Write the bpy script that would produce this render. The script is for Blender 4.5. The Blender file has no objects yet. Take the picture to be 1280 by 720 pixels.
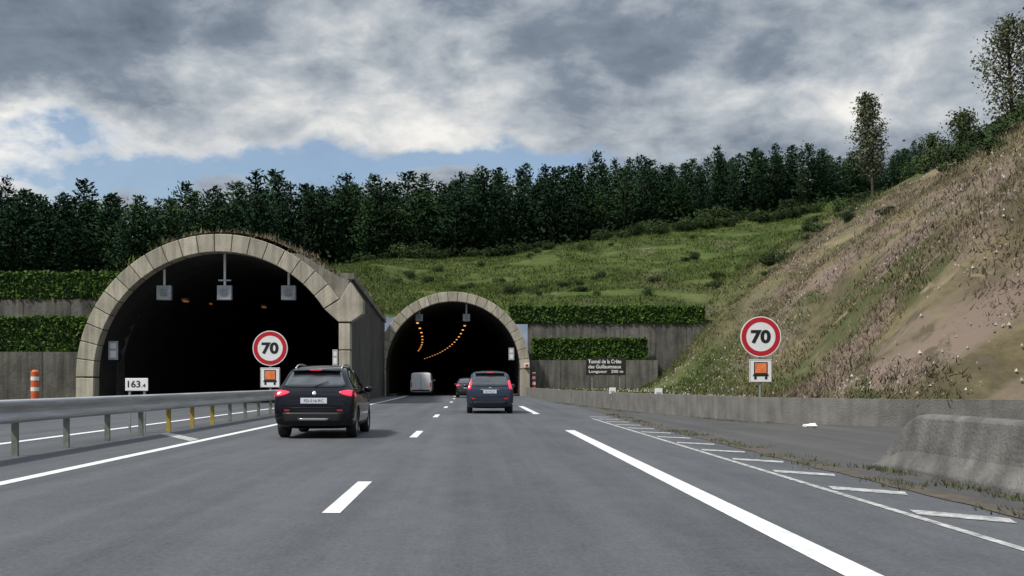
import bpy, bmesh, math, random
import numpy as np
from mathutils import Vector, noise, Matrix
from mathutils.bvhtree import BVHTree
random.seed(7); rng=np.random.default_rng(7)
scene=bpy.context.scene
COL=scene.collection

# ------------------------------------------------------------------ helpers
def link(o,parent=None):
    COL.objects.link(o)
    if parent is not None: o.parent=parent
    return o
def tag(o,label=None,category=None,group=None,kind=None):
    if label: o["label"]=label
    if category: o["category"]=category
    if group: o["group"]=group
    if kind: o["kind"]=kind
    return o
def mobj(name,verts,faces,mat=None,parent=None,smooth=False,loc=None):
    me=bpy.data.meshes.new(name)
    if isinstance(verts,np.ndarray): verts=verts.tolist()
    if isinstance(faces,np.ndarray): faces=faces.tolist()
    me.from_pydata(verts,[],faces); me.update()
    o=bpy.data.objects.new(name,me)
    if mat: me.materials.append(mat)
    if smooth: me.polygons.foreach_set("use_smooth",[True]*len(me.polygons))
    link(o,parent)
    if loc: o.location=loc
    return o
def empty(name,loc=(0,0,0),parent=None):
    o=bpy.data.objects.new(name,None); o.empty_display_size=.3
    link(o,parent); o.location=loc; return o
def boxdata(x0,x1,y0,y1,z0,z1):
    v=[(x0,y0,z0),(x1,y0,z0),(x1,y1,z0),(x0,y1,z0),(x0,y0,z1),(x1,y0,z1),(x1,y1,z1),(x0,y1,z1)]
    f=[(0,3,2,1),(4,5,6,7),(0,1,5,4),(1,2,6,5),(2,3,7,6),(3,0,4,7)]
    return v,f
def join(parts):
    V=[];F=[]
    for v,f in parts:
        n=len(V); V+=list(v); F+=[tuple(i+n for i in q) for q in f]
    return V,F
def box(name,x0,x1,y0,y1,z0,z1,mat,parent=None,bev=0.0):
    v,f=boxdata(x0,x1,y0,y1,z0,z1)
    o=mobj(name,v,f,mat,parent)
    if bev>0:
        m=o.modifiers.new("b","BEVEL"); m.width=bev; m.segments=2; m.limit_method='ANGLE'
    return o
def tubedata(pts,rad,seg=8,cap=True):
    V=[];F=[]
    pts=[Vector(p) for p in pts]
    for i,p in enumerate(pts):
        d=(pts[min(i+1,len(pts)-1)]-pts[max(i-1,0)]).normalized()
        a=d.orthogonal().normalized() if abs(d.z)<.99 else Vector((1,0,0))
        if abs(d.z)>=.99: a=(Vector((1,0,0))-d*d.x).normalized()
        b=d.cross(a)
        for k in range(seg):
            t=2*math.pi*k/seg
            V.append(tuple(p+(a*math.cos(t)+b*math.sin(t))*rad[i]))
    for i in range(len(pts)-1):
        for k in range(seg):
            F.append((i*seg+k,i*seg+(k+1)%seg,(i+1)*seg+(k+1)%seg,(i+1)*seg+k))
    if cap:
        F.append(tuple(range(seg))[::-1]); F.append(tuple((len(pts)-1)*seg+k for k in range(seg)))
    return V,F
def prismdata(poly,y0,y1):
    n=len(poly)
    V=[(x,y0,z) for x,z in poly]+[(x,y1,z) for x,z in poly]
    F=[tuple(range(n)),tuple(range(2*n-1,n-1,-1))]
    for i in range(n):
        j=(i+1)%n; F.append((i,i+n,j+n,j))
    return V,F
def realize(o):
    dg=bpy.context.evaluated_depsgraph_get(); dg.update()
    me=bpy.data.meshes.new_from_object(o.evaluated_get(dg))
    o.modifiers.clear(); o.data=me; return o
def textmesh(name,body,w,h,mat,center,parent=None,bold=.0):
    cu=bpy.data.curves.new("t",'FONT'); cu.body=body; cu.size=1; cu.extrude=0.0; cu.offset=bold; cu.resolution_u=4
    t=bpy.data.objects.new("t",cu); COL.objects.link(t)
    dg=bpy.context.evaluated_depsgraph_get(); dg.update()
    me=bpy.data.meshes.new_from_object(t.evaluated_get(dg))
    bpy.data.objects.remove(t)
    co=np.array([v.co[:] for v in me.vertices])
    mn=co.min(0); mx=co.max(0); s=mx-mn; s[s==0]=1
    for v in me.vertices:
        a=(v.co.x-mn[0])/s[0]-.5; b=(v.co.y-mn[1])/s[1]-.5
        v.co=Vector((center[0]+a*w,center[1],center[2]+b*h))
    me.name=name; me.materials.clear(); me.materials.append(mat)
    o=bpy.data.objects.new(name,me); link(o,parent); return o

# ------------------------------------------------------------------ materials
def pmat(name,col,rough=.7,metal=0,var=.25,scale=5,bump=0,bscale=None,col2=None,stretch=(1,1,1),coat=0,emit=None,estr=0,detail=6,obrand=0,island=0,streak=0,spec=None,crown=None):
    m=bpy.data.materials.new(name); m.use_nodes=True; nt=m.node_tree; N=nt.nodes; L=nt.links
    b=N["Principled BSDF"]; b.inputs["Roughness"].default_value=rough; b.inputs["Metallic"].default_value=metal
    if coat: b.inputs["Coat Weight"].default_value=coat
    if spec is not None: b.inputs["Specular IOR Level"].default_value=spec
    tc=N.new("ShaderNodeTexCoord"); mp=N.new("ShaderNodeMapping"); mp.inputs["Scale"].default_value=stretch
    L.new(tc.outputs["Object"],mp.inputs[0])
    n=N.new("ShaderNodeTexNoise"); n.inputs["Scale"].default_value=scale; n.inputs["Detail"].default_value=detail; n.inputs["Roughness"].default_value=.65
    L.new(mp.outputs[0],n.inputs["Vector"])
    r=N.new("ShaderNodeValToRGB")
    c=Vector(col); c2=Vector(col2) if col2 else c*(1-var)
    c1=c if col2 else c*(1+var*.6)
    r.color_ramp.elements[0].position=.35; r.color_ramp.elements[1].position=.65
    r.color_ramp.elements[0].color=(*c2,1); r.color_ramp.elements[1].color=(*c1,1)
    L.new(n.outputs[0],r.inputs[0])
    out=r.outputs[0]
    def scaleby(out,src,lo,hi,a=0,b_=1):
        mr=N.new("ShaderNodeMapRange"); mr.inputs["From Min"].default_value=a; mr.inputs["From Max"].default_value=b_
        mr.inputs["To Min"].default_value=lo; mr.inputs["To Max"].default_value=hi
        L.new(src,mr.inputs[0])
        mx=N.new("ShaderNodeVectorMath"); mx.operation='SCALE'
        L.new(out,mx.inputs[0]); L.new(mr.outputs[0],mx.inputs["Scale"]); return mx.outputs[0]
    if obrand:
        oi=N.new("ShaderNodeObjectInfo"); out=scaleby(out,oi.outputs["Random"],1-obrand,1+obrand)
    if island:
        ge=N.new("ShaderNodeNewGeometry"); out=scaleby(out,ge.outputs["Random Per Island"],1-island,1+island*.6)
    if streak:
        mp2=N.new("ShaderNodeMapping"); mp2.inputs["Scale"].default_value=(3,3,.22); L.new(tc.outputs["Object"],mp2.inputs[0])
        n3=N.new("ShaderNodeTexNoise"); n3.inputs["Scale"].default_value=1.3; n3.inputs["Detail"].default_value=6; L.new(mp2.outputs[0],n3.inputs[0])
        out=scaleby(out,n3.outputs[0],1-streak,1.1,.35,.6)
    L.new(out,b.inputs["Base Color"])
    if bump:
        n2=N.new("ShaderNodeTexNoise"); n2.inputs["Scale"].default_value=bscale or scale*3; n2.inputs["Detail"].default_value=5
        L.new(mp.outputs[0],n2.inputs["Vector"])
        bp=N.new("ShaderNodeBump"); bp.inputs["Strength"].default_value=bump; bp.inputs["Distance"].default_value=.05
        L.new(n2.outputs[0],bp.inputs["Height"]); L.new(bp.outputs[0],b.inputs["Normal"])
    if crown:
        # leaves shade with the rounded form of the crown instead of each flat facet
        sb=N.new("ShaderNodeVectorMath"); sb.operation='SUBTRACT'; L.new(tc.outputs["Object"],sb.inputs[0]); sb.inputs[1].default_value=(0,0,crown[0])
        ml=N.new("ShaderNodeVectorMath"); ml.operation='MULTIPLY'; L.new(sb.outputs[0],ml.inputs[0]); ml.inputs[1].default_value=(1,1,crown[1])
        nm=N.new("ShaderNodeVectorMath"); nm.operation='NORMALIZE'; L.new(ml.outputs[0],nm.inputs[0])
        vt=N.new("ShaderNodeVectorTransform"); vt.vector_type='NORMAL'; vt.convert_from='OBJECT'; vt.convert_to='WORLD'; L.new(nm.outputs[0],vt.inputs[0])
        ge2=N.new("ShaderNodeNewGeometry")
        k=N.new("ShaderNodeVectorMath"); k.operation='SCALE'; k.inputs["Scale"].default_value=.55; L.new(ge2.outputs["Normal"],k.inputs[0])
        ad=N.new("ShaderNodeVectorMath"); ad.operation='ADD'; L.new(vt.outputs[0],ad.inputs[0]); L.new(k.outputs[0],ad.inputs[1])
        n4=N.new("ShaderNodeVectorMath"); n4.operation='NORMALIZE'; L.new(ad.outputs[0],n4.inputs[0]); L.new(n4.outputs[0],b.inputs["Normal"])
    if emit:
        b.inputs["Emission Color"].default_value=(*emit,1); b.inputs["Emission Strength"].default_value=estr
    return m

def asphalt(name,base,dark):
    m=bpy.data.materials.new(name); m.use_nodes=True; nt=m.node_tree; N=nt.nodes; L=nt.links
    b=N["Principled BSDF"]; b.inputs["Roughness"].default_value=.75; b.inputs["Specular IOR Level"].default_value=.35
    tc=N.new("ShaderNodeTexCoord")
    def ns(scale,st,det=5,r=.6):
        mp=N.new("ShaderNodeMapping"); mp.inputs["Scale"].default_value=st; L.new(tc.outputs["Object"],mp.inputs[0])
        n=N.new("ShaderNodeTexNoise"); n.inputs["Scale"].default_value=scale; n.inputs["Detail"].default_value=det; n.inputs["Roughness"].default_value=r; L.new(mp.outputs[0],n.inputs[0]); return n.outputs[0]
    def mad(v,k,add=None):
        a=N.new("ShaderNodeMath"); a.operation='MULTIPLY_ADD'; L.new(v,a.inputs[0]); a.inputs[1].default_value=k
        if add is None: a.inputs[2].default_value=0
        else: L.new(add,a.inputs[2])
        return a.outputs[0]
    big=ns(1.3,(1,.02,1),4); mid=ns(.5,(1,.4,1),7); fine=ns(24,(1,.6,1),4,.85); patch=ns(3.5,(1,.5,1),6,.7)
    v=mad(big,1.4); v=mad(mid,1.0,v); v=mad(fine,1.8,v); v=mad(patch,.7,v)
    mr=N.new("ShaderNodeMapRange"); mr.inputs["From Min"].default_value=1.9; mr.inputs["From Max"].default_value=2.95; L.new(v,mr.inputs[0])
    mx=N.new("ShaderNodeMix"); mx.data_type='RGBA'; L.new(mr.outputs[0],mx.inputs[0]); mx.inputs[6].default_value=(*dark,1); mx.inputs[7].default_value=(*base,1)
    L.new(mx.outputs[2],b.inputs["Base Color"])
    bp=N.new("ShaderNodeBump"); bp.inputs["Strength"].default_value=.6; bp.inputs["Distance"].default_value=.012
    L.new(fine,bp.inputs["Height"]); L.new(bp.outputs[0],b.inputs["Normal"])
    return m
M={}
M['asphalt']=asphalt("asphalt",(.124,.129,.136),(.050,.053,.058))
M['asphalt_old']=asphalt("asphalt_old",(.11,.106,.10),(.042,.042,.042))
M['paint']=pmat("road_paint",(.85,.85,.84),.6,scale=7,col2=(.6,.6,.59),detail=10)
M['paint_worn']=pmat("road_paint_worn",(.60,.60,.58),.7,scale=8,col2=(.17,.17,.17),detail=11)
M['concrete']=pmat("concrete",(.26,.24,.20),.85,scale=.9,col2=(.14,.13,.11),bump=.4,bscale=12,detail=10,island=.15,streak=.4)
M['ringconc']=pmat("ring_concrete",(.49,.45,.36),.85,scale=.8,col2=(.35,.32,.255),bump=.25,bscale=9,detail=10,island=.2,streak=.25)
M['darkconc']=pmat("dark_concrete",(.17,.16,.14),.9,scale=.8,col2=(.09,.085,.078),bump=.5,bscale=6,detail=10,island=.25,streak=.4)
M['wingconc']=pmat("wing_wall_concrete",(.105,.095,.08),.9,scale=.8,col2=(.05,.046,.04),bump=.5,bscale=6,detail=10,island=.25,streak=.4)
M['barrier']=pmat("barrier_concrete",(.20,.195,.18),.9,scale=1.4,col2=(.13,.125,.115),bump=.4,bscale=25,detail=12,streak=.15)
M['nearbarrier']=pmat("near_barrier_concrete",(.175,.17,.158),.9,scale=1.8,col2=(.095,.092,.085),bump=.5,bscale=22,detail=13,streak=.22)
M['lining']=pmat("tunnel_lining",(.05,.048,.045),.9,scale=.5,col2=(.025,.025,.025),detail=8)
M['joint']=pmat("joint_dark",(.09,.086,.078),.95)
M['galv']=pmat("galvanised_steel",(.5,.51,.52),.45,metal=.5,var=.25,scale=3,stretch=(1,.2,3))
M['postm']=pmat("post_steel",(.2,.22,.19),.6,metal=.3,var=.3,scale=6)
M['yellow']=pmat("yellow_plastic",(.38,.28,.04),.6)
M['white']=pmat("sign_white",(.82,.82,.81),.45,var=.06)
M['platewhite']=pmat("plate_white",(.7,.74,.82),.45,var=.06)
M['red']=pmat("sign_red",(.5,.012,.025),.4,var=.08)
M['black']=pmat("sign_black",(.012,.012,.012),.5)
M['orange']=pmat("sign_orange",(.85,.22,.07),.5)
M['orangebox']=pmat("orange_box",(.65,.12,.04),.55)
M['greybox']=pmat("grey_box",(.42,.45,.5),.5)
M['signback']=pmat("sign_back",(.3,.31,.32),.5,metal=.4)
M['brownsign']=pmat("dark_sign",(.02,.016,.016),.6)
M['tyre']=pmat("tyre_rubber",(.02,.02,.02),.85)
M['rim']=pmat("alloy_rim",(.4,.4,.42),.3,metal=.8,var=.1)
M['glass']=pmat("car_glass",(.02,.023,.027),.08,var=.05,coat=.6)
M['skyglass']=pmat("car_glass_sky_reflection",(.07,.08,.09),.08,var=.25,scale=2,coat=.8)  # rear windows: reflected sky put into a lighter glass colour
M['blackpaint']=pmat("black_paint",(.002,.002,.005),.12,var=.1,coat=.2,spec=.35)
M['bluepaint']=pmat("bluegrey_paint",(.018,.028,.055),.28,metal=.2,var=.1,coat=.5)
M['darkpaint']=pmat("dark_paint",(.015,.015,.018),.25,coat=1)
M['vanpaint']=pmat("van_white",(.8,.81,.82),.35,var=.08,coat=.5)
M['plastic']=pmat("black_plastic",(.010,.010,.011),.5)
M['chrome']=pmat("chrome",(.7,.7,.72),.2,metal=.9,var=.05)
M['lamp']=pmat("tail_lamp_red",(.5,.01,.02),.2,var=.1,coat=.6,emit=(1,.04,.12),estr=.75)
M['lampdim']=pmat("tail_lamp_dim",(.3,.01,.012),.2,var=.1,coat=.6,emit=(1,.02,.02),estr=.12)
M['sodium']=pmat("sodium_lamp",(.9,.5,.2),.5,emit=(1,.42,.11),estr=1.5)
M['sodiumdim']=pmat("sodium_lamp_dim",(.4,.15,.05),.5,emit=(1,.26,.04),estr=.22)
M['bark']=pmat("bark",(.06,.048,.036),.95,scale=6,bump=.5)
M['needles']=pmat("pine_needles",(.024,.056,.024),.85,scale=.5,col2=(.012,.028,.015),obrand=.28,detail=3,spec=.06,crown=(4.5,.35))
M['needles2']=pmat("pine_needles_light",(.037,.074,.026),.85,scale=.5,col2=(.018,.037,.016),obrand=.28,detail=3,spec=.06,crown=(4.5,.35))
M['under']=pmat("undergrowth_leaf",(.024,.048,.018),.9,scale=.5,col2=(.012,.024,.011),detail=3,spec=.08)
M['leaf']=pmat("leaf_green",(.075,.10,.036),.7,scale=1.2,col2=(.035,.052,.02),obrand=.2,detail=3,spec=.2)
M['leafpale']=pmat("leaf_pale",(.15,.165,.10),.7,scale=1.2,col2=(.065,.08,.045),detail=3,spec=.2)
M['hedge']=pmat("hedge_leaf",(.085,.16,.025),.7,scale=1.6,col2=(.035,.075,.015),detail=4,spec=.15)
M['hedgecore']=pmat("hedge_core",(.02,.035,.01),.9)
M['bush']=pmat("bush_leaf",(.045,.075,.022),.75,scale=1.2,col2=(.022,.038,.013),obrand=.35,detail=4,spec=.1,crown=(.0,1.0))
M['stone']=pmat("pale_stone",(.46,.40,.37),.9,scale=3,island=.5)
M['dirt']=pmat("dirt",(.12,.1,.075),.95,scale=3,col2=(.06,.052,.042),bump=.6,bscale=30,detail=10)
M['weed']=pmat("weed_leaf",(.085,.10,.04),.8,scale=2,col2=(.05,.055,.028),detail=4)

def hillmat(name,tuft=False):
    m=bpy.data.materials.new(name); m.use_nodes=True; nt=m.node_tree; N=nt.nodes; L=nt.links
    b=N["Principled BSDF"]; b.inputs["Roughness"].default_value=.95; b.inputs["Specular IOR Level"].default_value=.1
    tc=N.new("ShaderNodeTexCoord")
    def ns(scale,det=6,st=(1,1,1),dist=0):
        mp=N.new("ShaderNodeMapping"); mp.inputs["Scale"].default_value=st; L.new(tc.outputs["Object"],mp.inputs[0])
        n=N.new("ShaderNodeTexNoise"); n.inputs["Scale"].default_value=scale; n.inputs["Detail"].default_value=det; n.inputs["Roughness"].default_value=.66; n.inputs["Distortion"].default_value=dist
        L.new(mp.outputs[0],n.inputs[0]); return n.outputs[0]
    def mrange(v,a,b_,lo=0,hi=1):
        r=N.new("ShaderNodeMapRange"); r.interpolation_type='SMOOTHSTEP'; r.inputs["From Min"].default_value=a; r.inputs["From Max"].default_value=b_
        r.inputs["To Min"].default_value=lo; r.inputs["To Max"].default_value=hi; L.new(v,r.inputs[0]); return r.outputs[0]
    def mix(f,a,b_):
        x=N.new("ShaderNodeMix"); x.data_type='RGBA'; L.new(f,x.inputs[0])
        for i,c in ((6,a),(7,b_)):
            if isinstance(c,tuple): x.inputs[i].default_value=(*c,1)
            else: L.new(c,x.inputs[i])
        return x.outputs[2]
    def math_(op,a,b_):
        x=N.new("ShaderNodeMath"); x.operation=op
        for i,c in ((0,a),(1,b_)):
            if isinstance(c,(int,float)): x.inputs[i].default_value=c
            else: L.new(c,x.inputs[i])
        return x.outputs[0]
    sp=N.new("ShaderNodeSeparateXYZ"); L.new(tc.outputs["Object"],sp.inputs[0])
    g=1.1 if tuft else 1
    green=mix(mrange(ns(.25,9),.35,.65),(.046*g,.070*g,.018*g),(.088*g,.112*g,.032*g))
    green=mix(mrange(ns(.8,9),.50,.66),green,(.050*g,.070*g,.022*g))
    green=mix(mrange(ns(.07,7,dist=1),.58,.70),green,(.14*g,.125*g,.078*g))
    dry=mix(mrange(ns(.35,10,(1,.7,1.5)),.38,.62),(.085*g,.074*g,.044*g),(.19*g,.158*g,.092*g))
    dry=mix(mrange(ns(.10,9,dist=1.0),.48,.60),dry,(.19*g,.148*g,.120*g))
    dry=mix(mrange(ns(.8,10),.56,.64),dry,(.105*g,.088*g,.062*g))
    dry=mix(mrange(ns(.13,9,dist=.8),.51,.61),dry,(.080*g,.086*g,.038*g))
    dry=mix(mrange(ns(.16,8,dist=1.2),.60,.68),dry,(.26*g,.215*g,.135*g))
    v=math_('SUBTRACT',sp.outputs[0],math_('MULTIPLY',sp.outputs[1],.20))
    v=math_('SUBTRACT',v,math_('MULTIPLY',mrange(sp.outputs[2],15,23),14.0))
    v=math_('ADD',v,math_('MULTIPLY',math_('SUBTRACT',ns(.12,8),.5),20.0))
    d=mrange(v,-3,7)
    d=math_('MULTIPLY',d,mrange(sp.outputs[1],85,122,1,0))
    ds=N.new("ShaderNodeVectorMath"); ds.operation='DISTANCE'; L.new(tc.outputs["Object"],ds.inputs[0]); ds.inputs[1].default_value=(-8.5,62,7.5)
    dd=math_('ADD',ds.outputs["Value"],math_('MULTIPLY',math_('SUBTRACT',ns(.4,6),.5),9.0))
    d=math_('MAXIMUM',d,mrange(dd,5,13,.9,0))
    col=mix(d,green,dry)
    L.new(col,b.inputs["Base Color"])
    bp=N.new("ShaderNodeBump"); bp.inputs["Strength"].default_value=.5; bp.inputs["Distance"].default_value=.18
    L.new(ns(1.6,10),bp.inputs["Height"]); L.new(bp.outputs[0],b.inputs["Normal"])
    return m
M['hill']=hillmat("hillside_ground"); M['tuft']=hillmat("grass_tufts_mat",True)

# ------------------------------------------------------------------ layout functions
def lerpt(tab,x):
    if x<=tab[0][0]: return tab[0][1]
    for (a,b),(c,d) in zip(tab,tab[1:]):
        if x<=c: return b+(d-b)*(x-a)/(c-a)
    return tab[-1][1]
def sst(a,b,x):
    t=max(0,min(1,(x-a)/(b-a))); return t*t*(3-2*t)
def off(Y): return -0.00032*max(0,Y-60)**2
PL,PR=57.0,91.0
RL=6.93
def cxL(Y): return -14.03-.02*max(0,Y-PL)
def cxR(Y): return -1.76+off(Y)-off(PR)
def xwing(Y): return -6.8-1.0*(Y-PL)/34
WALL=[(-40,30),(25,30),(26.8,14.5),(28,11),(31,8.6),(42,6.7),(62,5.2),(92,4.7)]
def xw(Y): return lerpt(WALL,Y)
ZB=[(-200,15),(-78,17.3),(-32,18.6),(-15,21.0),(6.5,23.3),(27,27),(47,29.5),(67,33),(100,38),(200,45)]
def arch(dx,R,zc):
    return zc+math.sqrt(R*R-dx*dx) if abs(dx)<R else -5
def smin(a,b,k=2.0):
    h=max(0,min(1,.5+.5*(b-a)/k)); return b*(1-h)+a*h-k*h*(1-h)
def H(x,Y,a1=False):
    n=noise.noise(Vector((x*.13,Y*.13,0)))*.7+noise.noise(Vector((x*.5,Y*.5,3)))*.2
    toe=max(9.5+(Y-30)*.075,xw(Y)+.6)+noise.noise(Vector((Y*.06,3,1)))*1.2
    u=min(46,max(-5,x-toe))
    S=.55+(.93*u-.0080*u*u)*sst(-3,7,u)
    big=noise.noise(Vector((x*.06,Y*.05,4)))*1.9+noise.noise(Vector((x*.14,Y*.16,14)))*.9
    Nn=22.5+.33*(x-39)+noise.noise(Vector((x*.07,Y*.07,9)))*1.2
    S=smin(S,Nn,5)
    if x<toe: S=.55+.05*n
    else: S+=(n+big)*min(1,(x-toe)/8)
    if Y<95.95 and x>0: return S
    w=sst(-17,-6.5,x)
    D=max(0,Y-62)*(1-w)*(1.0)+max(0,Y-96)*w
    span=108*(1-w)+74*w
    zb=lerpt(ZB,x)
    F=7+(zb-7)*min(1,D/span)+(max(0,Y-170)*.06)
    F+=noise.noise(Vector((x*.05,Y*.05,0)))*.8*min(1,D/10)+n*.22*min(1,D/8)
    h=F
    if a1 and x<-8.5: h=-5
    if Y<140:
        h=max(h,arch(x-cxL(Y),8.1,1.5)+.05+ n*.25*min(1,max(0,Y-58)/4))
        if Y>95: h=max(h,arch(x-cxR(Y),7.0,2.4)+.05)
    if x>0:
        k=3.5; t=max(0,min(1,.5+.5*(S-h)/k)); bl=h*(1-t)+S*t+k*t*(1-t)
        m_=sst(96,112,Y); h=max(h,S)*(1-m_)+bl*m_
    return h
def patch(ys,xsf,a1=False):
    V=[];F=[];n=None
    for Y in ys:
        xs=xsf(Y); n=len(xs)
        for x in xs: V.append((x,Y,H(x,Y,a1)))
    for i in range(len(ys)-1):
        for j in range(n-1):
            a=i*n+j; F.append((a,a+1,a+n+1,a+n))
    return V,F
def lin(a,b,n): return [a+(b-a)*i/(n-1) for i in range(n)]
def leftpatch():
    V=[];F=[];ys=lin(-40,62,52);xs=lin(-32,-180,60)
    for Y in ys:
        for x in xs: V.append((x,Y,min(.5*(-32-x),7+.03*(-44-x))+noise.noise(Vector((x*.13,Y*.13,5)))*.4*min(1,(-32-x)/4)-.02))
    n=60
    for i in range(len(ys)-1):
        for j in range(n-1):
            a=i*n+j; F.append((a+1,a,a+n,a+n+1))
    return V,F
def skirt():
    V=[];F=[];xs=lin(6,60,40)
    for x in xs: V+=[(x,95.955,0),(x,95.955,H(x,95.96)+.01)]
    for i in range(len(xs)-1): F.append((2*i,2*i+2,2*i+3,2*i+1))
    return V,F
parts=[patch(lin(57.9,62,6),lambda Y:lin(-22,xwing(Y)-.1,40),True),
       patch(lin(62,96,35),lambda Y:lin(-180,-26,60)+lin(-25,xwing(Y)-.1,48)),
       patch(lin(95.96,200,95),lambda Y:lin(-200,-30,50)+lin(-28.5,80,100)+lin(82,250,50)),
       patch(lin(200,520,30),lambda Y:lin(-400,450,80)),
       patch(lin(-40,24.9,25)+lin(25,95.94,90),lambda Y:[xw(Y)+.12+(140-xw(Y))*(t**1.6) for t in lin(0,1,110)]),
       leftpatch(),skirt()]
V,F=join(parts)
hill=mobj("hillside",V,F,M['hill'],smooth=True); tag(hill,kind="structure",label="grassy hillside with dry cut slope")
g=mobj("ground",[(-2500,-300,-.04),(2500,-300,-.04),(2500,4000,-.04),(-2500,4000,-.04)],[(0,1,2,3)],M['hill']); tag(g,kind="structure")
V=[];F=[]
ys=lin(-30,25,12)+lin(27,90,33)+lin(92,330,60)
for Y in ys:
    xr=min(xw(Y)+.02,30) if Y<91 else 5+off(Y)
    V+= [(-21.6+ (cxL(Y)+14.03 if Y>57 else 0),Y,0),(-5.0+off(Y),Y,0),(xr,Y,0)]
for i in range(len(ys)-1):
    for j in range(2):
        a=i*3+j; F.append((a,a+1,a+4,a+3))
road=mobj("road",V,F,M['asphalt']); tag(road,kind="structure",label="grey asphalt motorway carriageway")
V=[];F=[]
ys=[-10,5,15,22,25.5,26.8,28,31,36,42,50]
for Y in ys:
    V+=[(4.98+.05*math.sin(Y*1.7),Y,.004),(min(xw(Y)-.02,29),Y,.004)]
for i in range(len(ys)-1): F.append((2*i,2*i+1,2*i+3,2*i+2))
o=mobj("lay_by_pavement",V,F,M['asphalt_old']); tag(o,kind="structure",label="old asphalt of the roadside lay-by")
V=[];F=[]
ys=lin(6,46,90)
for Y in ys:
    c=4.98+.012*(max(0,Y-30))*2
    a=.12+.22*abs(noise.noise(Vector((Y*.8,0,1)))); b_=.12+.55*abs(noise.noise(Vector((Y*.6,4,2))))
    V+=[(c-a,Y,.008),(c+b_,Y,.008)]
for i in range(len(ys)-1): F.append((2*i,2*i+1,2*i+3,2*i+2))
o=mobj("dirt_strip",V,F,M['dirt']); tag(o,kind="structure",label="dirt strip along the shoulder edge")

# ------------------------------------------------------------------ road markings
def stripe(segs,w,z=.005):
    V=[];F=[]
    for x0,y0,y1 in segs:
        ys=lin(y0,y1,max(2,int((y1-y0)/3)+1)); b=len(V)
        for Y in ys: V+=[(x0-w/2+off(Y),Y,z),(x0+w/2+off(Y),Y,z)]
        for i in range(len(ys)-1): a=b+2*i; F.append((a,a+1,a+3,a+2))
    return V,F
segs=[]
k=-1
while 9.75+13*k<200:
    segs.append((-1.3,9.45+13*k,12.45+13*k)); k+=1
P=[stripe([(-5.59,-10,240)],.2),stripe([(2.42,-10,25.8),(2.42,39,52),(2.42,66,240)],.24),stripe(segs,.17)]
V,F=join(P); o=mobj("road_marking_line",V,F,M['paint']); tag(o,kind="structure",label="white painted lane lines on the asphalt")
V,F=join([stripe([(-9.2,-10,57)],.22),stripe([(-19.6,-10,57)],.22),stripe([(-14.2,4+13*i,7+13*i) for i in range(5)],.15)])
o=mobj("road_marking_line",V,F,M['paint']); tag(o,kind="structure",label="white painted lines on the other carriageway")
P=[stripe([(3.95,-5,34)],.09)]
y=4.7-2.2
while y<36:
    P.append(([(4.03,y+.25,.006),(4.62,y-.35,.006),(4.72,y-.02,.006),(4.10,y+.62,.006)],[(0,1,2,3)])); y+=2.2
P.append(([(-7.25,23.9,.006),(-7.25,24.6,.006),(-5.75,21.7,.006),(-5.75,21.0,.006)],[(0,3,2,1)]))
V,F=join(P); o=mobj("road_marking_hatching",V,F,M['paint_worn']); tag(o,kind="structure",label="worn white hatching on the shoulder")

# ------------------------------------------------------------------ tunnels
def ringblocks(cx,zc,R0,R1,y0,y1,a0,a1,n,gap):
    P=[]
    for i in range(n):
        t0=a0+(a1-a0)*i/n; t1=a0+(a1-a0)*(i+1)/n
        g=gap/R1; t0+=g/2; t1-=g/2
        m=3; poly=[(cx+R0*math.cos(t0+(t1-t0)*k/m),zc+R0*math.sin(t0+(t1-t0)*k/m)) for k in range(m+1)]
        poly+= [(cx+R1*math.cos(t1+(t0-t1)*k/m),zc+R1*math.sin(t1+(t0-t1)*k/m)) for k in range(m+1)]
        P.append(prismdata(poly,y0,y1))
    return join(P)
def bore(cxf,zc,R,y0,y1,n,seg=28):
    prof=[(-R,-.02)]+[(-R,zc*.5)]+[(R*math.cos(math.pi-math.pi*k/seg),zc+R*math.sin(math.pi*k/seg)) for k in range(seg+1)]+[(R,zc*.5),(R,-.02)]
    V=[];F=[];m=len(prof)
    for i in range(n+1):
        Y=y0+(y1-y0)*i/n
        for x,z in prof: V.append((cxf(Y)+x,Y,z))
    for i in range(n):
        for j in range(m-1):
            a=i*m+j; F.append((a,a+m,a+m+1,a+1))
    F.append(tuple(n*m+j for j in range(m)))
    return V,F
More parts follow.
